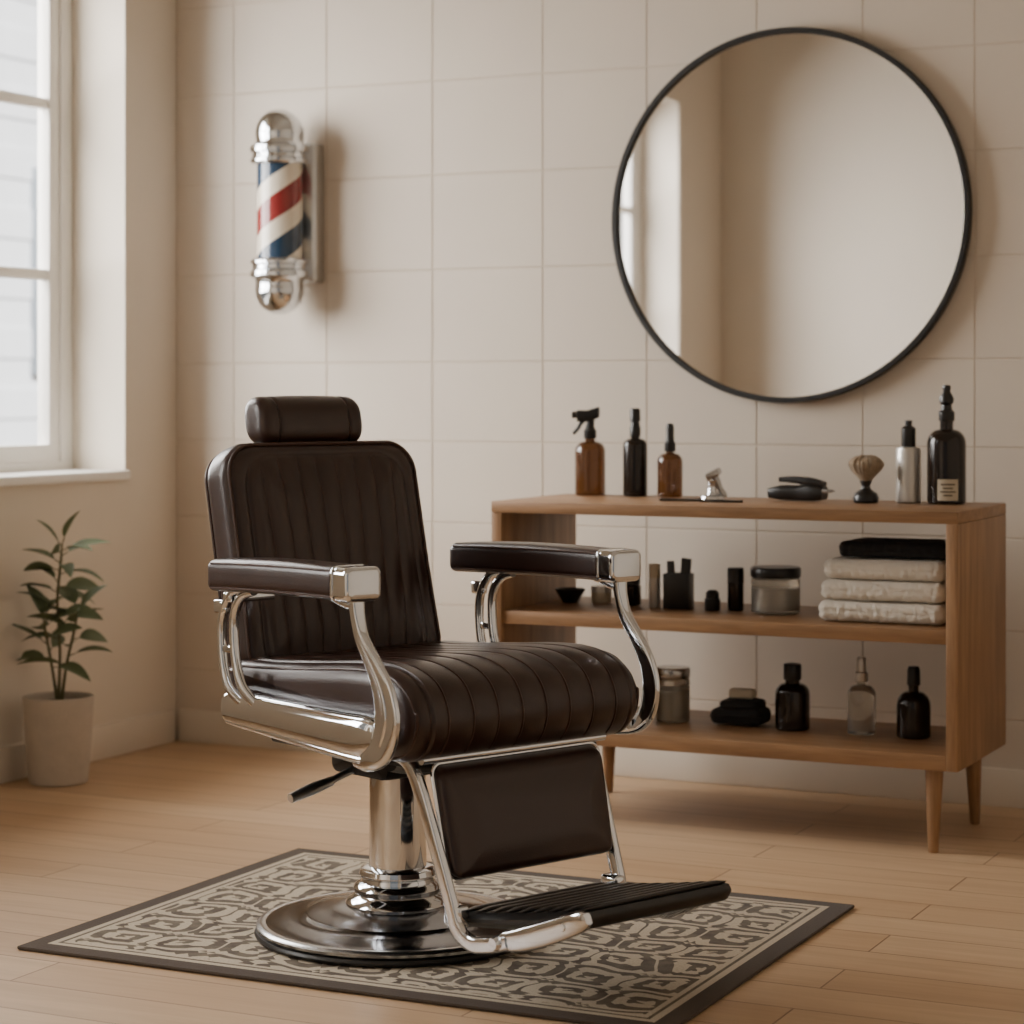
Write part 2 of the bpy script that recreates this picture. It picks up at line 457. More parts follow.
sweep(m, [(-.18, 0, .354), (-.23, 0, .343), (-.288, 0, .329)], [.0105, .013, .0105], hint=(0, 1, 0), seg=14)
m.obj('pump_lever', SATIN, CH, label='satin metal pump lever')

def sstep(a, b, x):
    t = max(0, min(1, (x-a)/(b-a))); return t*t*(3-2*t)
# seat cushion
seat_pts = [(.22, .57), (.20, .602), (.05, .612), (-.10, .624), (-.24, .636), (-.34, .634), (-.418, .606), (-.453, .548), (-.443, .49), (-.398, .454), (-.3, .452), (-.1, .49), (.1, .518), (.20, .53)]
seat_loop = [(p.x, p.y) for p in catmull([(a, b, 0) for a, b in seat_pts], 9, True)]
def seat_fade(b, z):
    if z < .53 and b > -.41: return 0.0
    f = 1-sstep(.16, .20, b)
    if z < .50: f *= sstep(.456, .50, z)
    return f
def seat_disp(x, i, p):
    b, z = p
    if abs(x) > .265:
        return 0.003*math.exp(-((abs(x)-.270)/.004)**2)
    s = abs(sin(pi*(x+.0325)/.065))
    return (-0.0038*s**0.7+0.0008)*seat_fade(b, z)
m = MB(); loft(m, seat_loop, .312, .040, 230, lambda x, p, q: (x, p, q), seat_disp, k=0.35)
st = m.obj('seat', LEATHER, CH, ang=60, label='channel-stitched dark brown leather seat cushion')
m = MB()
path = [p for i, p in enumerate(seat_loop) if 9 <= i < 9*9]
for k in range(-4, 4):
    x = (k+.5)*.065
    sweep(m, [(x, b, z) for b, z in path[::4]], .0022, seg=6, n=3)
ins = seat_loop[::4]
for sx in (-1, 1):
    pp = []
    cx = sum(p[0] for p in ins)/len(ins); cz = sum(p[1] for p in ins)/len(ins)
    for b, z in ins: pp.append((sx*.300, b-.010*(1 if b > cx else -1)*(abs(b-cx) > .25), z-.011*(1 if z > cz else -1)))
    sweep(m, pp, .0035, seg=8, n=3, closed=True)
m.obj('seat_piping', PIPING, st, label='brown leather piping')

# backrest
TAU = math.atan(.105/.47)
BW, BH, BR = .270, .272, .080
def bmap(x, y, n, bc=.2715, zc=.802):
    cur = 0.010*(1-(x/.268)**2)
    return (x*(1+.025*sstep(.0, -.27, y)), bc+y*sin(TAU)-n*cos(TAU)+(cur*.9 if n > 0 else 0), zc+y*cos(TAU)+n*sin(TAU))
def sst2(y): return 0
def pil(x, y): return .018*sstep(0, .15, -sdf_rr(x, y, BW, BH, BR))
PW = .049
def back_h(x, y):
    d = -sdf_rr(x, y+.012, .222, .250, .075)
    f = sstep(0, .03, d)
    fan = x/(1+0.08*(y/.235))
    s = abs(sin(pi*(fan+PW/2)/PW))
    return 0.0072*(s**0.6)*f-.002*f+pil(x, y)-.0040*math.exp(-(d/.005)**2)
m = MB(); cushion(m, BW, BH, .110, BR, .038, 280, 110, bmap, back_h)
bk = m.obj('backrest', LEATHER, CH, ang=70, label='channel-stitched dark brown leather backrest')
m = MB()
pr = dense(rrect(BW-.009, BH-.009, BR-.009, 12), .03)
sweep(m, [bmap(x, y, .046) for x, y in pr], .0042, hint=(0, 1, 0), seg=8, closed=True, smooth=False)
sweep(m, [bmap(x, y, -.046) for x, y in pr], .0042, hint=(0, 1, 0), seg=8, closed=True, smooth=False)
for k in range(-4, 4):
    f = (k+.5)*PW
    top = .230 if abs(k+.5) < 3 else .208
    pts = []
    for j in range(15):
        y = -.235+(top+.235)*j/14; x = f*(1+.08*(y/.235))
        pts.append(bmap(x, y, .0533+pil(x, y)))
    sweep(m, pts, .0018, seg=6, n=2)
m.obj('backrest_piping', PIPING, bk, label='brown leather piping')
# headrest
m = MB()
hl = [(0.047*math.copysign(abs(cos(a))**.8, cos(a)), 0.055*math.copysign(abs(sin(a))**.8, sin(a))) for a in [2*pi*i/48 for i in range(48)]]
def hdisp(x, i, p): return 0.004*math.exp(-((abs(x)-.098)/.003)**2)-0.003*(1-(x/.14)**2)
loft(m, hl, .145, .028, 120, lambda x, p, q: (x, .350+p+q*.15, 1.120+q), hdisp, k=.3)
hr = m.obj('headrest', LEATHER, CH, ang=60)
for sx in (-.05, .05):
    m = MB(); sweep(m, [(sx, .345, 1.03), (sx, .345, 1.09)], .007, seg=12, n=2); m.obj('headrest_post', CHROME, hr)

# calf pad
PT = math.atan(.06/.21); CW = -.006
def cmap(x, y, n):
    t = (y+.11)/.22
    return (x*(1-.03*(1-t))+CW-.012*(1-t), -.437+y*sin(PT)*1.0-n*cos(PT), .334+y*cos(PT)-n*sin(PT))
m = MB(); cushion(m, .224, .110, .050, .024, .024, 60, 36, cmap, lambda x, y: .014*sstep(0, .08, -sdf_rr(x, y, .224, .110, .024)))
cp = m.obj('calf_pad', LEATHER, CH, ang=70, label='smooth dark brown leather calf pad')
m = MB()
sweep(m, [cmap(x, y, -.004) for x, y in dense(rrect(.227, .113, .024, 6), .03)], .0045, hint=(0, 1, 0), seg=8, closed=True, smooth=False)
sweep(m, [(-.255, -.40, .454), (0, -.402, .454), (.242, -.40, .454)], .009, .009, hint=(0, 0, 1), seg=12)
m.obj('calf_pad_trim', CHROME, cp)

# footrest
FA = (-.462, .150); FB = (-.822, .212)
fl = math.hypot(FB[0]-FA[0], FB[1]-FA[1]); fa = math.atan2(FB[1]-FA[1], -(FB[0]-FA[0]))
def fmapp(x, s, n):
    c = .003*sin(pi*s/fl)
    return (x-.022, FA[0]-s*cos(fa)-n*sin(fa), FA[1]+s*sin(fa)-c+n*cos(fa))
m = MB()
sec = [(fl*i/20, .010) for i in range(21)]+[(fl+.012, .007), (fl+.019, -.003), (fl+.020, -.013), (fl+.014, -.024), (fl+.004, -.028)]+[(fl*(20-i)/20, -.027+.008*i/20) for i in range(1, 21)]+[(-.006, -.003)]
loft(m, sec, .207, .012, 20, lambda x, p, q: fmapp(x, p, q), k=.3)
NR = 9
for i in range(NR):
    s = .026+i*(fl-.030)/(NR-1)
    loft(m, rrect(.0118, .0060, .0055, 5), .194, .0052, 10, lambda x, p, q, s=s: fmapp(x, s+p, .0122+q), k=.3)
fr = m.obj('footrest', RUBBER, CH, label='ribbed black rubber footplate')
for sx in (-1, 1):
    m = MB(); w = -.250 if sx < 0 else .236
    wb = -.250 if sx < 0 else .196
    wl_ = lambda t: w+(wb-w)*t
    sweep(m, [(w, -.28, .458), (w, -.345, .450), (wl_(.2), -.385, .405), (wl_(.6), -.44, .29), (wl_(.9), -.485, .19), (wb, -.507, .140), (wb, -.55, .118), (wb, -.61, .126), (wb, -.66, .140)],
          [.014, .015, .016, .016, .016, .017, .016, .015, .013], [.010]*9, seg=20, power=.55)
    rbox(m, (wb-sx*.012, -.49, .160), (.03, .05, .045), .008, 3)
    m.obj('footrest_arm', CHROME, fr)
    m = MB(); w2 = -.244 if sx < 0 else .172
    ex = 0 if sx < 0 else .10
    sweep(m, [(w2, -.630, .136), (w2, -.645, .139), (w2, -.69+ex*.3, .150), (w2, -.77+ex, .178-ex*.3), (w2, -.85+ex, .211-ex*.3), (w2, -.875+ex, .222-ex*.3)],
          [.010, .018, .022, .023, .020, .011], [.009, .012, .014, .014, .013, .008], seg=20, power=.6)
    lathe(m, [(0, -.018), (.011, -.018), (.014, -.013), (.014, .013), (.011, .018), (0, .018)], 24, T=Tr(wb, -.632, .134) @ Ry(pi/2))
    lathe(m, [(0, -.017), (.006, -.017), (.008, -.013), (.008, .013), (.006, .017), (0, .017)], 20, T=Tr(w2, -.82+ex, .198-ex*.3) @ Ry(pi/2))
    m.obj('footrest_end_cap', CHROME, fr)

# arms
AZ = .807
for sx in (-1, 1):
    w = sx*.360
    b1 = .148 if sx < 0 else .215
    b0 = -.308
    hl_ = (b1-b0)/2; mc = (b1+b0)/2
    lp = rrect(.044, .034, .018, 6)
    def am(x, p, q, w=w):
        t = (x+hl_)/(2*hl_)
        return (w+p, mc+x, AZ+q-.010*t*t+(.005*sin(pi*t)*(1-(p/.044)**2) if q > 0 else 0))
    m = MB(); loft(m, dense(lp, .01), hl_, .016, 40, am)
    ap = m.obj('armrest', LEATHER, CH, ang=50, label='padded dark brown leather armrest')
    m = MB()
    for s2 in (-1, 1):
        for z_ in (-.026, .026):
            sweep(m, [(w+s2*.0415, b0+(b1-b0)*t, AZ+z_-.010*t*t) for t in (0, .25, .5, .75, .96)], .0028, hint=(1, 0, 0), seg=6)
    m.obj('armrest_piping', PIPING, ap)
    m = MB()
    loft(m, dense(rrect(.045, .035, .016, 6), .012), .029, .013, 18, lambda x, p, q, w=w: (w+p, -.326+x, AZ+q))
    loft(m, dense(rrect(.0462, .0362, .016, 6), .012), .0035, .002, 6, lambda x, p, q, w=w: (w+p, -.302+x, AZ+q))
    m.obj('armrest_cap', CHROME, ap)
    m = MB()
    k_ = 1.0 if sx < 0 else .66
    sweep(m, [(w, -.325, .780), (w, -.33, .745), (w, -.345, .70), (w, -.383, .650), (w, -.415, .598), (w, -.425, .545), (w, -.410, .492), (w, -.37, .462), (w*.93, -.30, .452)],
          [.014, .012, .014, .021*max(k_, .8), .031*k_, .036*k_, .032*k_, .022*max(k_, .8), .014], [.016, .014, .012, .010, .009, .009, .010, .012, .013], seg=24, power=.6)
    sweep(m, [(w+sx*.007, -.335, .735), (w+sx*.007, -.350, .695), (w+sx*.007, -.387, .647), (w+sx*.007, -.417, .598), (w+sx*.007, -.427, .545), (w+sx*.007, -.412, .495)],
          [.004, .005, .006, .007, .008, .006], [.005]*6, seg=12)
    sweep(m, [(w, -.262, .774), (w, -.30, .769), (w, -.335, .762)], [.008, .014, .012], [.02, .018, .014], seg=14)
    m.obj('front_support', CHROME, ap)
    m = MB()
    sweep(m, [(w, .03, .768), (w, .07, .756), (w, .098, .725), (w, .104, .68), (w, .096, .615), (w, .068, .560), (w*.97, .02, .520)],
          [.009, .010, .010, .010, .011, .012, .012], [.011]*7, seg=14)
    sweep(m, [(w, .06, .772), (w, .11, .760), (w, .142, .72), (w, .150, .67), (w, .142, .605), (w, .118, .555), (w*.97, .07, .520)],
          [.009, .010, .010, .010, .010, .011, .012], [.011]*7, seg=14)
    rbox(m, (w, .150, .728), (.018, .044, .030), .006, 3)
    rbox(m, (w, .122, .640), (.014, .040, .016), .004, 2)
    if sx < 0: rbox(m, (w*.86, .12, .75), (.12, .03, .022), .006, 3)
    m.obj('rear_support', CHROME, ap)
    m = MB(); wr = sx*.338
    sweep(m, [(wr, .170, .512), (wr, .155, .512), (wr, .12, .511), (wr, -.05, .506), (wr, -.22, .501), (wr, -.33, .498), (wr, -.375, .498)],
          [.016, .030, .038, .042, .047, .050, .042], [.010, .020, .025, .028, .030, .030, .022], seg=36, power=.75)
    sweep(m, [(wr+sx*.015, .14, .484), (wr+sx*.019, -.1, .472), (wr+sx*.020, -.33, .460), (wr+sx*.012, -.365, .462)], [.005, .0085, .0095, .006], seg=12)
    sweep(m, [(wr+sx*.013, .14, .538), (wr+sx*.017, -.1, .538), (wr+sx*.018, -.33, .538), (wr+sx*.010, -.36, .534)], [.004, .006, .007, .004], seg=12)
    m.obj('side_rail', CHROME, CH, label='broad layered chrome side housing')

# ------------------------------------------------------------------ cabinet
CX0, CX1, CY0, CY1 = 1.584, 2.92, -.77, -.25
CT = .887
cb = root('shelving_cabinet', 'low open oak cabinet with tapered legs before tiled wall', 'cabinet', ((CX0+CX1)/2, (CY0+CY1)/2, 0))
hw, hd = (CX1-CX0)/2, (CY1-CY0)/2
m = MB(); rbox(m, (0, 0, CT-.016), (2*hw, 2*hd, .032), .003); m.obj('cabinet_top', OAKX, cb)
for sx in (-1, 1):
    m = MB(); rbox(m, (sx*(hw-.016), 0, (.218+CT-.032)/2), (.032, 2*hd-.004, CT-.032-.218), .002); m.obj('side_panel', OAKZ, cb)
m = MB(); rbox(m, (0, 0, .238), (2*hw-.064, 2*hd-.004, .040), .002); m.obj('bottom_panel', OAKX, cb)
m = MB(); rbox(m, (0, 0, .561), (2*hw-.064, 2*hd-.02, .036), .002); m.obj('shelf', OAKX, cb)
for lx, ly, dx, dy in ((-hw+.09, -hd+.06, -.01, -.01), (hw-.075, -hd+.05, .0, -.01), (-hw+.16, hd-.05, -.01, .02), (hw-.075, hd-.07, .0, .02)):
    m = MB()
    lathe(m, [(0, 0), (.012, 0), (.0135, .003), (.024, .21), (.024, .219), (0, .219)], 24)
    for v in m.v:
        k = 1-v.z/.219; v.x += dx*k; v.y += dy*k
    m.obj('leg', OAKZ, cb, loc=(lx, ly, 0))

# ------------------------------------------------------------------ mirror
mr = root('wall_mirror', 'large round mirror with thin black metal frame', 'mirror', (2.201, -.001, 1.723))
m = MB(); lathe(m, [(0, 0), (.548, 0), (.548, .012), (0, .012)], 128, T=Tr(0, -.012, 0) @ Rx(pi/2)); m.obj('mirror_glass', MIRROR, mr)
m = MB()
N = 160; vs = []; fs = []
pr = [(.545, 0), (.561, 0), (.562, .036), (.560, .038), (.547, .038), (.545, .036)]
for i in range(N):
    a = 2*pi*i/N
    for rr_, y in pr: vs.append((rr_*cos(a), -y, rr_*sin(a)))
for i in range(N):
    for k in range(6): fs.append([i*6+k, i*6+(k+1) % 6, ((i+1) % N)*6+(k+1) % 6, ((i+1) % N)*6+k])
m.add(vs, fs); m.obj('mirror_frame', BLACKMAT, mr)

# ------------------------------------------------------------------ barber pole
bp = root('barber_pole', 'red white and blue striped barber pole with chrome domes', 'barber pole', (.495, -.130, 1.784))
m = MB(); lathe(m, [(0, -.172), (.074, -.172), (.074, .172), (0, .172)], 64); m.obj('striped_cylinder', polemat(), bp)
for s in (1, -1):
    m = MB()
    prof = [(0, .155), (.090, .155), (.096, .162), (.096, .170), (.090, .176), (.089, .188), (.096, .194), (.098, .204), (.096, .214), (.082, .222), (.079, .228)]
    R = .080; cz = .258
    for k in range(0, 17):
        a = -0.25+(pi/2+.25)*k/16
        prof.append((R*cos(a) if k < 16 else 0, cz+R*sin(a)))
    prof = [(r_, s*z_) for r_, z_ in prof]
    lathe(m, prof, 64)
    m.obj('chrome_dome', CHROME, bp)
m = MB()
rbox(m, (0.036, .096, 0), (.120, .068, .46), .012, 3)
rbox(m, (0, .06, .19), (.05, .09, .03), .006, 3); rbox(m, (0, .06, -.19), (.05, .09, .03), .006, 3)
m.obj('wall_bracket', SATIN, bp)

# ------------------------------------------------------------------ potted plant
pl = root('potted_plant', 'green leafy houseplant in a pale stone pot on floor', 'plant', (.154, -.860, 0))
m = MB()
lathe(m, [(0, 0), (.084, 0), (.090, .006), (.100, .12), (.108, .255), (.107, .264), (.102, .266), (.097, .262), (.094, .235), (0, .235)], 64)
m.obj('pot', POT, pl)
m = MB(); lathe(m, [(0, .234), (.0945, .234), (.093, .242), (.05, .248), (0, .25)], 32); m.obj('soil', SOIL, pl)
stm = MB(); lf = MB()
def leaf(T, L, Wd, droop):
    nu, nv = 10, 4; vs = []; fs = []
    for i in range(nu+1):
        t = i/nu; wd = Wd*(sin(pi*t**.85))**.8 if 0 < t < 1 else 0
        for j in range(-nv//2, nv//2+1):
            y = j/(nv/2)*wd
            vs.append((L*t*(1-.12*droop*t), y, -droop*L*t*t*.5+abs(y)*.35))
    for i in range(nu):
        for j in range(nv):
            a = i*(nv+1)+j; fs.append([a, a+1, a+nv+2, a+nv+1])
    lf.add(vs, fs, 0, T)
stems = [[(0, 0, .24), (.004, .002, .40), (-.004, 0, .55), (.004, .004, .66), (.008, .008, .73)],
         [(.01, .0, .24), (.026, .006, .36), (.046, .016, .46), (.058, .022, .53)],
         [(-.01, .01, .24), (-.024, .0, .35), (-.036, -.01, .44), (-.045, -.015, .50)]]
cnt = 0
for si, sp in enumerate(stems):
    sweep(stm, sp, [.006]+[.0045]*(len(sp)-2)+[.0025], hint=(1, 0, 0), seg=8)
    path = catmull(sp, 8); nl = (18, 9, 9)[si]
    for i in range(nl):
        t = .34+.66*i/(nl-1); p = path[min(len(path)-1, int(t*(len(path)-1)))]
        az = radians(25.76)+[pi, 0][cnt % 2]+random.uniform(-.7, .7)+(random.choice((-.9, .9)) if cnt % 3 == 2 else 0); el = radians(random.uniform(5, 35)+(38 if i >= nl-2 else 0))
        cnt += 1
        L = random.uniform(.115, .145)*(1.0 if i < nl-3 else .85)
        q = p+Vector((cos(az)*cos(el), sin(az)*cos(el), sin(el)))*.022
        sweep(stm, [p, q], .0018, hint=(0, 0, 1), seg=6, n=2)
        leaf(Matrix.Translation(q) @ Rz(az) @ Ry(-el) @ Rx(random.uniform(-.5, .9)), L, random.uniform(.022, .029), random.uniform(.3, 1.0))
for v in lf.v:
    if v.x < -.142: v.x = -.142+(v.x+.142)*.05
stm.obj('stem', STEM, pl); lf.obj('foliage', LEAF, pl, ang=80)

# ------------------------------------------------------------------ bottles and tools
def bottle_body(r, h, neck_r, neck_h, sh=.02):
    p = [(0, .0), (r*.9, 0), (r, .004), (r, h-sh)]
    for k in range(1, 8):
        a = pi/2*k/7; p.append((neck_r+(r-neck_r)*cos(a), h-sh+sh*sin(a)))
    p += [(neck_r, h+neck_h), (0, h+neck_h)]
    return p
def simple(name, label, cat, loc, parts, rz=0, **kw):
    o = root(name, label, cat, loc, rz, **kw)
    for pn, mt, prof in parts:
        m = MB(); lathe(m, prof, 40); m.obj(pn, mt, o)
    return o
ZT_ = CT+.001
o = root('spray_bottle', 'amber glass spray bottle with black trigger nozzle on the cabinet', 'bottle', (1.698, -.335, ZT_), radians(18))
m = MB(); lathe(m, bottle_body(.0455, .160, .015, .012, .03), 48); m.obj('bottle_body', AMBER, o)
m = MB()
T0 = Tr(0, 0, .010)
lathe(m, [(0, .158), (.018, .158), (.019, .162), (.019, .182), (.014, .188), (.012, .20), (0, .20)], 28, T=T0)
m2 = MB()
loft(m2, rrect(.013, .017, .006, 4), .034, .005, 14, lambda x, p, q: (x-.006, p, .225+q+(.010 if x > 0 else 0)*x/.03))
sweep(m2, [(0, 0, .19), (.002, 0, .215)], .012, seg=12, n=3, hint=(0, 1, 0))
lathe(m2, [(0, 0), (.010, 0), (.010, .014), (.005, .016), (0, .016)], 16, T=Tr(-.039, 0, .228) @ Ry(-pi/2))
sweep(m2, [(-.014, 0, .216), (-.028, 0, .203), (-.036, 0, .188), (-.050, 0, .172)], [.007, .006, .006, .005], [.009]*4, hint=(0, 1, 0), seg=10)
m.add(m2.v, m2.f, 0, T0)
m.obj('trigger_sprayer', BLACKPL, o)
simple('mist_bottle', 'tall dark glass bottle with black mist pump on the cabinet', 'bottle', (1.843, -.335, ZT_), [
    ('bottle_body', DARKGL, bottle_body(.036, .170, .012, .008, .022)),
    ('pump_cap', BLACKPL, [(0, .173), (.015, .173), (.016, .176), (.016, .203), (.013, .207), (.013, .219), (.0155, .221), (.0155, .253), (.012, .258), (0, .259)])])
simple('dropper_bottle', 'small amber glass bottle with black dropper cap on the cabinet', 'bottle', (1.953, -.335, ZT_), [
    ('bottle_body', AMBER, bottle_body(.037, .128, .011, .012, .025)),
    ('dropper_cap', BLACKPL, [(0, .132), (.016, .132), (.0165, .135), (.0165, .158), (.013, .162), (.0115, .180), (.012, .198), (.010, .213), (0, .216)])])
simple('slim_bottle', 'slim silver bottle with black cap on the cabinet', 'bottle', (2.674, -.36, ZT_), [
    ('bottle_body', SILVER, [(0, 0), (.032, 0), (.035, .003), (.035, .142), (.032, .152), (.020, .155), (0, .155)]),
    ('cap', BLACKPL, [(0, .153), (.019, .153), (.020, .157), (.020, .205), (.015, .211), (.010, .213), (.010, .227), (0, .229)])])
o = simple('pump_bottle', 'large dark brown bottle with black stopper and cream label', 'bottle', (2.784, -.37, ZT_), [
    ('bottle_body', DARKGL, bottle_body(.053, .204, .018, .03, .04)),
    ('stopper', BLACKPL, [(0, .227), (.021, .227), (.022, .231), (.022, .252), (.016, .257), (.013, .271), (.019, .277), (.020, .289), (.014, .301), (.010, .309), (.012, .317), (.010, .325), (0, .327)])])
m = MB()
def band(m, a0, a1, z0, z1, rr_, mi):
    vs = []; fs = []
    for i in range(17):
        a = radians(a0+(a1-a0)*i/16)
        for z in (z0, z1): vs.append((rr_*cos(a), rr_*sin(a), z))
    for i in range(16): fs.append([2*i, 2*i+2, 2*i+3, 2*i+1])
    m.add(vs, fs, mi)
band(m, -102, -40, .010, .068, .0536, 0)
for z, a0, a1 in ((.052, -92, -50), (.042, -86, -56), (.032, -94, -48), (.022, -84, -58)): band(m, a0, a1, z, z+.004, .0539, 1)
m.obj('bottle_label', [LABEL, PRINT], o, label='cream paper label with faint printed lines')
def comb(name, label, loc, rz, L=.13):
    m = MB(); rbox(m, (0, .008, .003), (L, .014, .006), .001)
    for i in range(30): rbox(m, (-L/2+.004+i*(L-.008)/29, -.008, .003), (.0024, .024, .004), 0)
    o = m.obj(name, BLACKPL, loc=loc, rot=(0, 0, rz)); o['label'] = label; o['category'] = 'comb'; o['group'] = 'combs on the cabinet'
comb('comb', 'flat black barber comb lying on the cabinet', (2.070, -.55, ZT_), .25, .12)
comb('comb', 'flat black barber comb lying on the cabinet', (2.195, -.56, ZT_), .05, .12)
o = root('razor_stand', 'small chrome safety razor leaning on a low stand', 'razor', (2.128, -.45, ZT_), .45)
m = MB(); lathe(m, [(0, 0), (.034, 0), (.037, .003), (.034, .010), (.018, .014), (.013, .022), (.012, .050), (.016, .056), (0, .058)], 32)
m.obj('stand', CHROME, o)
m = MB(); TT = Tr(.034, 0, .006) @ Ry(-.42)
lathe(m, [(0, 0), (.010, 0), (.012, .01), (.008, .03), (.011, .05), (.010, .066), (0, .068)], 20, T=TT)
m2 = MB(); loft(m2, rrect(.020, .010, .007, 4), .026, .005, 10, lambda x, p, q: (p+x*.3, x, .074+q))
m.add(m2.v, m2.f, 0, TT)
m.obj('razor', STEEL, o)
# clippers
o = root('hair_clipper', 'black cordless hair clipper lying on the cabinet', 'hair clipper', (2.375, -.42, ZT_), -.12)
m = MB()
sweep(m, [(-.088, 0, .021), (-.05, 0, .023), (0, 0, .023), (.05, 0, .025), (.080, 0, .024)], [.014, .021, .022, .024, .018], [.019, .024, .023, .027, .024], hint=(0, 1, 0), seg=20, power=.6)
sweep(m, [(-.055, 0, .060), (-.01, 0, .060), (.04, 0, .055), (.078, 0, .048)], [.007, .010, .012, .008], [.015, .018, .021, .018], hint=(0, 1, 0), seg=16, power=.6)
m.obj('clipper_body', BLACKPL, o)
m = MB(); rbox(m, (.086, 0, .030), (.018, .044, .010), .001)
for i in range(12): rbox(m, (.098, -.0185+i*.00336, .030), (.008, .0018, .004), 0)
m.obj('clipper_blade', STEEL, o)
# shaving brush
o = root('shaving_brush', 'shaving brush with fluffy tan bristles and black handle', 'shaving brush', (2.570, -.42, ZT_))
m = MB(); lathe(m, [(0, 0), (.031, 0), (.035, .004), (.036, .014), (.031, .026), (.020, .033), (.013, .040), (.012, .048), (.016, .056), (.017, .062), (0, .062)], 40)
m.obj('handle', BLACKPL, o)
m = MB(); lathe(m, [(0, .058), (.015, .058), (.020, .066), (.031, .078), (.042, .092), (.047, .104), (.046, .112), (.040, .120), (.028, .127), (.014, .130), (0, .131)], 96)
for v in m.v:
    a = atan2(v.y, v.x); k = 1+(.05*sin(a*24)+.04*sin(a*37+1))*sstep(.062, .10, v.z)
    v.x *= k; v.y *= k; v.z += .0025*sin(a*31+v.x*300)*sstep(.10, .12, v.z)
m.obj('bristles', BRISTLE, o)

ZM = .580; ZL = .259
o = simple('bowl', 'small black bowl on the shelf', 'bowl', (1.690, -.46, ZM), [('bowl_body', BLACKPL, [(0, 0), (.022, 0), (.025, .004), (.043, .034), (.044, .040), (.041, .040), (.022, .010), (0, .008)])])
simple('cream_jar', 'small white jar with flat lid on the shelf', 'jar', (1.772, -.42, ZM), [
    ('jar_body', LABEL, [(0, 0), (.028, 0), (.030, .003), (.030, .030), (0, .030)]), ('lid', SILVER, [(0, .030), (.031, .030), (.031, .046), (.029, .048), (0, .048)])])
simple('dark_jar', 'squat black jar with lid on the shelf', 'jar', (1.875, -.46, ZM), [
    ('jar_body', DARKGL, [(0, 0), (.034, 0), (.036, .003), (.036, .055), (.03, .06), (0, .06)]), ('lid', BLACKPL, [(0, .06), (.033, .06), (.033, .078), (.031, .08), (0, .08)])])
simple('tube_bottle', 'slim silver tube with white cap on the shelf', 'bottle', (1.972, -.50, ZM), [
    ('tube_body', SILVER, [(0, 0), (.016, 0), (.017, .002), (.017, .085), (0, .085)]), ('cap', LABEL, [(0, .085), (.0165, .085), (.0165, .122), (.015, .124), (0, .124)])])
o = root('grooming_box', 'upright black box holding combs on the shelf', 'box', (2.045, -.50, ZM), .1)
m = MB()
for sy in (-1, 1): rbox(m, (0, sy*.026, .05), (.076, .004, .10), .001)
for sx in (-1, 1): rbox(m, (sx*.036, 0, .05), (.004, .052, .10), .001)
rbox(m, (0, 0, .003), (.07, .05, .006), .001)
m.obj('box_body', BLACKPL, o)
m = MB(); rbox(m, (-.018, .004, .07), (.022, .006, .13), .002, T=Ry(-.05)); m.obj('comb', RUBBER, o)
m = MB(); rbox(m, (.014, -.006, .075), (.030, .006, .140), .002, T=Ry(.08)); m.obj('comb', RUBBER, o)
simple('lidded_pot', 'tiny black lidded pot on the shelf', 'jar', (2.155, -.52, ZM), [
    ('jar_body', BLACKPL, [(0, 0), (.020, 0), (.022, .003), (.022, .034), (.016, .036), (0, .036)]), ('lid', BLACKPL, [(0, .036), (.018, .036), (.019, .050), (.012, .058), (0, .060)])])
simple('pomade_tube', 'black cylindrical bottle on the shelf', 'bottle', (2.213, -.49, ZM), [
    ('bottle_body', DARKGL, [(0, 0), (.022, 0), (.023, .002), (.023, .078), (0, .078)]), ('cap', BLACKPL, [(0, .078), (.0235, .078), (.0235, .118), (.021, .121), (0, .121)])])
simple('glass_jar', 'wide glass jar with black lid on the shelf', 'jar', (2.335, -.50, ZM), [
    ('jar_body', CLEARGL, [(0, 0), (.064, 0), (.068, .004), (.068, .095), (.063, .100), (0, .100)]),
    ('jar_contents', SILVER, [(0, .008), (.060, .008), (.060, .07), (0, .07)]),
    ('lid', BLACKPL, [(0, .100), (.068, .100), (.070, .103), (.070, .124), (.067, .128), (0, .128)])])
def towel(z, mt, w, d, h, cx, cy, label, cat='towel', grp=None, seed=0):
    m = MB(); lp = dense(rrect(d/2, h/2, h*.46, 8), .006)
    def fm(x, p, q):
        n = noise.noise(Vector((x*9+seed, p*12, q*20+seed)))
        n2 = noise.noise(Vector((x*70+seed, p*70, q*70+seed)))
        return (x+n2*.003, p*(1+n*.016)+n2*.0035, q+n*.0012+n2*.0006)
    def dsp(x, i, p):
        return .0045*math.exp(-((p[1]+.001*sin(x*20+seed))/.0026)**2) if abs(p[0]) > d/2-.02 else 0
    loft(m, lp, w/2, h*.42, 130, fm, dsp, k=.3)
    o = m.obj('folded_towel' if mt is TOWEL else 'folded_cloth', mt, loc=(cx, cy, z+h/2), ang=70)
    o['label'] = label; o['category'] = cat
    if grp: o['group'] = grp
for i in range(3):
    towel(ZM+.002+i*.0562, TOWEL, .345-.006*i, .26, .0535, 2.683+.003*i, -.545+.004*i, 'folded white terry towel in a stack on the shelf', grp='white towels on the shelf', seed=i*3.1)
towel(ZM+.172, BLACKCLOTH, .30, .22, .042, 2.708, -.53, 'folded black cloth on top of the white towels', cat='cloth', seed=8)
simple('lidded_glass_jar', 'glass jar with brushed metal lid on the bottom shelf', 'jar', (2.028, -.50, ZL), [
    ('jar_body', CLEARGL, [(0, 0), (.044, 0), (.048, .004), (.048, .118), (.044, .124), (0, .124)]),
    ('jar_contents', LABEL, [(0, .006), (.042, .006), (.042, .09), (0, .09)]),
    ('lid', STEEL, [(0, .124), (.047, .124), (.049, .127), (.049, .150), (.046, .154), (0, .154)])])
o = root('grooming_pouch', 'black zipped grooming pouch on the bottom shelf', 'pouch', (2.225, -.48, ZL+.004), .05)
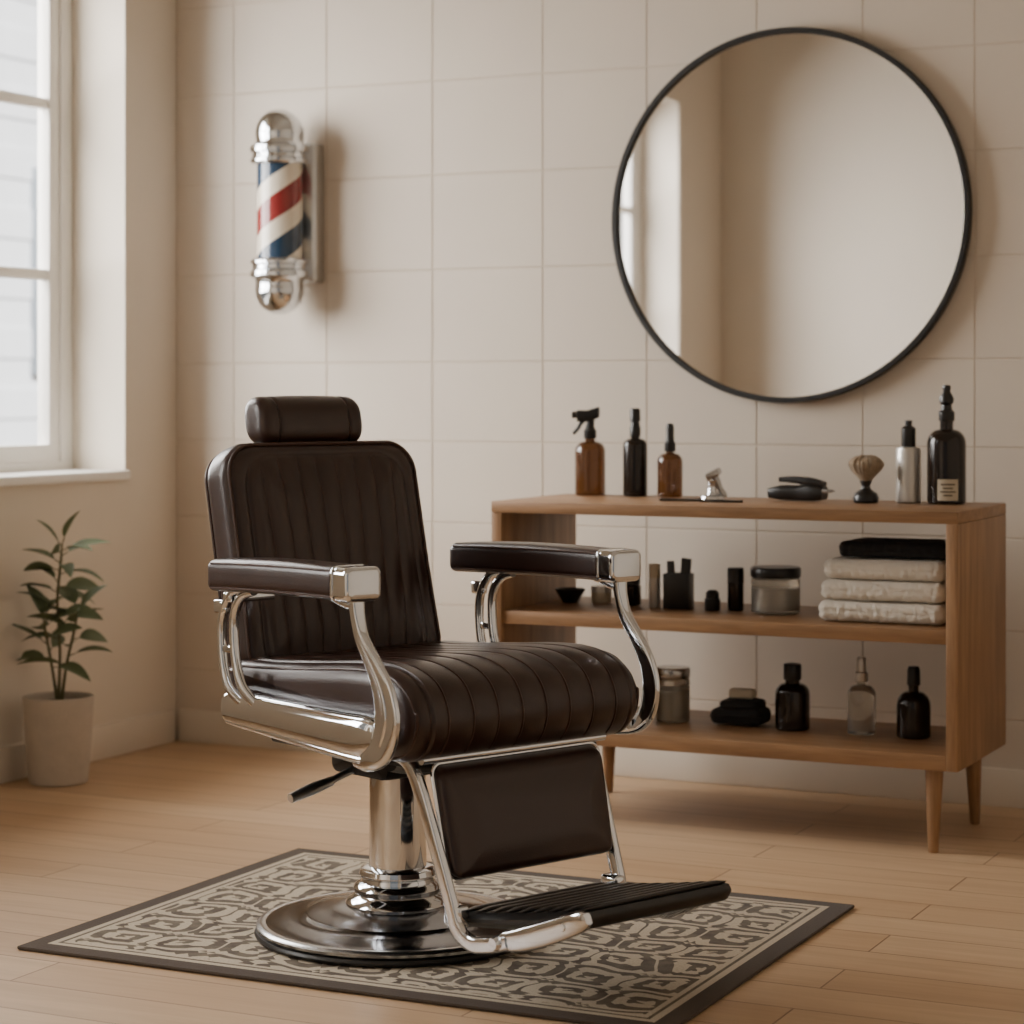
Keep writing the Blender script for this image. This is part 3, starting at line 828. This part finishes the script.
m = MB()
cushion(m, .077, .055, .044, .02, .018, 30, 20, lambda x, y, n: (x, y, n+.023+.002*sin(x*40)*(1 if n > 0 else 0)))
cushion(m, .060, .045, .026, .02, .012, 24, 16, lambda x, y, n: (x+.006, y, n+.055+.002*sin(x*50+1)*(1 if n > 0 else 0)))
m.obj('pouch_body', BLACKCLOTH, o, ang=60)
m = MB(); sweep(m, [(-.074, -.053, .024), (0, -.0565, .026), (.074, -.053, .024)], .002, hint=(0, 0, 1), seg=6)
m.obj('zipper', DARKMETAL, o)
o = root('soap_bar', 'cream wrapped soap bar lying on the black pouch', 'soap', (2.228, -.475, ZL+.0745), .1)
m = MB(); cushion(m, .036, .022, .026, .01, .008, 16, 12, lambda x, y, n: (x, y, n+.013)); m.obj('soap_body', LABEL, o, ang=60)
simple('apothecary_bottle', 'dark brown glass bottle with black cap on the bottom shelf', 'bottle', (2.384, -.50, ZL), [
    ('bottle_body', DARKGL, bottle_body(.048, .128, .020, .012, .03)),
    ('cap', BLACKPL, [(0, .138), (.024, .138), (.025, .141), (.025, .178), (.023, .182), (.012, .184), (0, .184)])])
simple('cologne_bottle', 'clear glass bottle with silver cap on the bottom shelf', 'bottle', (2.582, -.50, ZL), [
    ('bottle_body', CLEARGL, bottle_body(.039, .135, .013, .010, .028)),
    ('cap', SILVER, [(0, .144), (.017, .144), (.018, .147), (.018, .168), (.013, .171), (.013, .205), (.011, .210), (0, .210)])])
simple('tonic_bottle', 'dark brown glass bottle with slim black cap on the bottom shelf', 'bottle', (2.728, -.50, ZL), [
    ('bottle_body', DARKGL, bottle_body(.046, .125, .014, .02, .04)),
    ('cap', BLACKPL, [(0, .142), (.017, .142), (.018, .145), (.017, .182), (.014, .192), (0, .194)])])

# ------------------------------------------------------------------ lights
def area(name, loc, direction, sx, sy, power, col):
    l = bpy.data.lights.new(name, 'AREA'); l.shape = 'RECTANGLE'; l.size = sx; l.size_y = sy; l.energy = power; l.color = col
    o = bpy.data.objects.new(name, l); COL.objects.link(o); o.location = loc
    o.rotation_euler = Vector(direction).to_track_quat('-Z', 'Y').to_euler()
    return o
area('window_daylight', (-1.5, -2.2, 2.4), (1, 0.08, -.30), 4.2, 2.4, 760, (1.0, .97, .93))
facade_fill_sun = bpy.data.lights.new('facade_fill_sun', 'SUN'); facade_fill_sun.energy = 14.0; facade_fill_sun.angle = radians(3); facade_fill_sun.color = (1, .99, .97)  # added sun lamp, brightens the facade outside; angled to stay out of the room
so = bpy.data.objects.new('facade_fill_sun', facade_fill_sun); COL.objects.link(so); so.rotation_euler = Vector((-1, .35, -.9)).to_track_quat('-Z', 'Y').to_euler()
w = bpy.data.worlds.new('world'); scene.world = w; w.use_nodes = True
nt = w.node_tree; bg = nt.nodes['Background']
bg.inputs[0].default_value = (1.0, .97, .925, 1); bg.inputs[1].default_value = 0.27

# ------------------------------------------------------------------ camera
cam = bpy.data.cameras.new('camera'); co = bpy.data.objects.new('camera', cam); COL.objects.link(co)
cam.lens = 80.0; cam.sensor_width = 36
co.location = (4.427, -6.524, 1.2); co.rotation_euler = (pi/2, 0, radians(25.76))
cam.shift_y = -122/1024
cam.dof.use_dof = True; cam.dof.focus_distance = 4.85; cam.dof.aperture_fstop = 3.5
scene.camera = co
